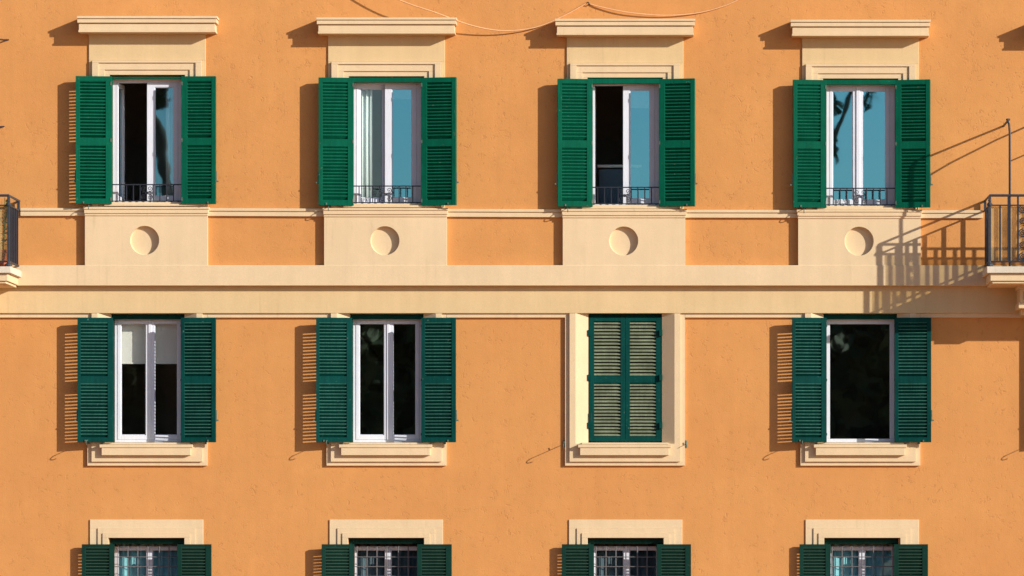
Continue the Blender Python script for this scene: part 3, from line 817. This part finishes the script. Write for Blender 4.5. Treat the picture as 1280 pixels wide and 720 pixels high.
# ------------------------------------------------------------------ street, park and the trees the panes mirror
g = MB(); g.quad((-900, -900, -.13), (900, -900, -.13), (900, 600, -.13), (-900, 600, -.13)); tag(g.build('ground', 'grass', None, recalc=False), kind='structure')
g = MB(); g.box(-60, 60, -.13, .0, -DEPTH - 3, 3.2); tag(g.build('pavement', 'pave', None), kind='structure')
g = MB(); g.box(-60, 60, -.13, .012, 3.2, 3.38); tag(g.build('kerb', 'kerb', None, .01), kind='structure')
g = MB(); g.quad((-300, -12.5, -.124), (300, -12.5, -.124), (300, -3.38, -.124), (-300, -3.38, -.124)); tag(g.build('road', 'asph', None, recalc=False), kind='structure')
g = MB(); g.box(-60, 60, -.13, .0, 12.5, 52); tag(g.build('square', 'pave', None), kind='structure')
g = MB()
for k in range(-14, 15): g.quad((k * 4 - .9, -8.0, -.120), (k * 4 + .9, -8.0, -.120), (k * 4 + .9, -7.87, -.120), (k * 4 - .9, -7.87, -.120))
tag(g.build('road_markings', 'line', None, recalc=False), kind='structure')

def leaves(mb, c, rx, ry, rz, n, size, rnd):
    for _ in range(n):
        while True:
            v = Vector((rnd.uniform(-1, 1), rnd.uniform(-1, 1), rnd.uniform(-1, 1)))
            if .25 < v.length < 1: break
        p = Vector(c) + Vector((v.x * rx, v.y * ry, v.z * rz))
        a = Vector((rnd.gauss(0, 1), rnd.gauss(0, 1), rnd.gauss(0, 1))).normalized(); b = a.orthogonal().normalized(); s = size * rnd.uniform(.5, 1.3)
        b.rotate(Matrix.Rotation(rnd.uniform(0, 6.28), 3, a)); e = a.cross(b)
        mb.add([p - b * s, p + e * s * .5, p + b * s, p - e * s * .5], [(0, 1, 2, 3)])
def oak(x, y, h, r, seed, lab):
    rnd = random.Random(seed); t = empty('holm_oak', (x, y, 0)); tag(t, lab, 'tree', 'oaks across the square')
    mb = MB(); mb.tube([(0, 0, -.1), (.1, 0, h * .2), (0, .1, h * .45)], [.45, .34, .26], 9)
    for k in range(6):
        a = k * 1.05 + rnd.uniform(-.3, .3); mb.tube([(0, .05, h * .36), (math.cos(a) * r * .4, math.sin(a) * r * .4, h * .55), (math.cos(a) * r * .7, math.sin(a) * r * .7, h * .72)], [.16, .1, .05], 6)
    mb.build('trunk', 'bark', t)
    mb = MB()
    for k in range(34):
        a = rnd.uniform(0, 6.28); q = rnd.uniform(0, .75) * r; zz = rnd.uniform(.12, .92)
        leaves(mb, (math.cos(a) * q, math.sin(a) * q, h * zz), r * .38, r * .38, h * .12, 300, .48, rnd)
    mb.build('crown', 'oak', t, recalc=False)
for k, (x, y, h) in enumerate([(-44, -104, 12.6), (-36, -108, 13.2), (-28, -103, 12.4), (-19.5, -106, 13.4), (-11, -104, 12.8), (-3, -107, 13.3), (5, -103, 12.5), (13, -106, 13.0), (21.5, -104, 12.4), (30, -107, 13.2)]):
    oak(x, y, h, 5.4, 20 + k, 'dark round-headed oak in the row facing the house')
for k in range(11): oak(-50 + k * 8.2, -119 + (k % 3) * 2, 13.6 + .5 * (k % 2), 5.6, 60 + k, 'dark round-headed oak in the row facing the house')
def pine(x, y, trunk, boughs, clumps, seed, lab):
    rnd = random.Random(seed); t = empty('stone_pine', (x, y, 0)); tag(t, lab, 'tree', 'stone pines across the square')
    L = lambda p: (p[0] - x, p[1], p[2])
    mb = MB(); mb.tube([L(p) for p in trunk[0]], trunk[1], 10)
    for pts, rr in boughs: mb.tube([L(p) for p in pts], rr, 8)
    mb.build('trunk', 'bark', t, smooth=True)
    mb = MB()
    for (cx_, cy_, cz_, r, rz, n) in clumps: leaves(mb, L((cx_, cy_, cz_)), r, r, rz, n, .20, rnd)
    mb.build('crown', 'needle', t, recalc=False)
rc = random.Random(4)
pine(5.0, -100, ([(5.0, 0, -.1), (5.1, 0, 7), (5.6, 0, 13), (6.6, 0, 16)], [.42, .36, .28, .20]),
     [([(6.4, 0, 15.5), (7.35, 0, 17.6), (8.3, 0, 20.2), (9.2, 0, 21.6)], [.16, .13, .11, .06]), ([(6.2, 0, 15.2), (6.0, .2, 17.5), (5.0, .3, 20.4)], [.14, .11, .06]), ([(7.4, 0, 17.8), (7.0, .5, 19.2), (6.6, .8, 20.6)], [.08, .06, .04])],
     [(7.15, 0, 18.95, .5, .42, 85), (8.62, 0, 19.55, .22, .75, 60), (8.95, 0, 20.0, .3, .35, 50), (8.3, .3, 20.6, 1.2, .6, 500), (6.6, .3, 20.8, 1.6, .7, 700), (9.9, 0, 21.6, 1.5, .6, 600), (5.0, 0, 21, 1.8, .7, 800), (7.0, 1.4, 21.4, 1.8, .7, 600), (7.3, .1, 17.5, .25, .5, 40)],
     3, 'leaning umbrella pine whose boughs mirror in the last upper window')
pine(-15.4, -100, ([(-15.2, 0, -.1), (-15.4, 0, 8), (-15.6, 0, 15.4), (-15.78, 0, 17.3), (-16.15, 0, 18.6), (-16.5, 0, 20.5)], [.42, .36, .26, .22, .2, .14]),
     [([(-16.2, 0, 18.8), (-15.6, .2, 20.0), (-14.8, 0, 21.2)], [.10, .08, .05]), ([(-16.2, 0, 18.8), (-17.5, 0, 20.3)], [.1, .06])],
     [(-15.75, 0, 19.25, .42, .5, 120), (-15.0, 0, 21.3, 1.7, .7, 600), (-16.8, 0, 21.4, 1.8, .7, 700), (-17.8, .5, 20.6, 1.4, .6, 500), (-16.2, 1.2, 21.6, 1.6, .6, 500), (-14.2, .3, 20.8, 1.0, .5, 300)],
     5, 'tall umbrella pine whose trunk mirrors in the first upper window')

# ------------------------------------------------------------------ light, sky, camera
wd = bpy.data.worlds.new('World'); S.world = wd; wd.use_nodes = True
nt = wd.node_tree; bg = nt.nodes['Background']; sky = nt.nodes.new('ShaderNodeTexSky')
sky.sky_type = 'NISHITA'; sky.sun_disc = False
elev = math.asin(SUN.z); az = math.atan2(SUN.x, SUN.y)     # rotation measured from +Y towards +X
sky.sun_elevation = elev; sky.sun_rotation = az
sky.air_density = 1.0; sky.dust_density = .7; sky.ozone_density = 3.0
nt.links.new(sky.outputs[0], bg.inputs[0]); bg.inputs[1].default_value = .088
sl = bpy.data.lights.new('sun', 'SUN'); sl.energy = 4.2; sl.angle = R(.5); sl.color = (1.0, .92, .80)
so = bpy.data.objects.new('sun', sl); COL.objects.link(so); so.rotation_euler = SUN.to_track_quat('Z', 'Y').to_euler(); so.location = (40, -40, 30)

cam = bpy.data.cameras.new('camera'); co = bpy.data.objects.new('camera', cam); COL.objects.link(co)
co.location = (CX, -D, CZ); co.rotation_euler = (R(90), 0, 0)
cam.sensor_width = 36; cam.lens = 36 * D / 12.8
cam.shift_x = (640 - VX) / 1280; cam.shift_y = (VZ - 360) / 1280
cam.clip_start = .5; cam.clip_end = 3000
S.camera = co
S.render.resolution_x, S.render.resolution_y = 1024, 576
vs_ = S.view_settings; vs_.view_transform = 'Standard'; vs_.look = 'None'; vs_.gamma = 1; vs_.exposure = .45
S.cycles.max_bounces = 8; S.cycles.transparent_max_bounces = 12
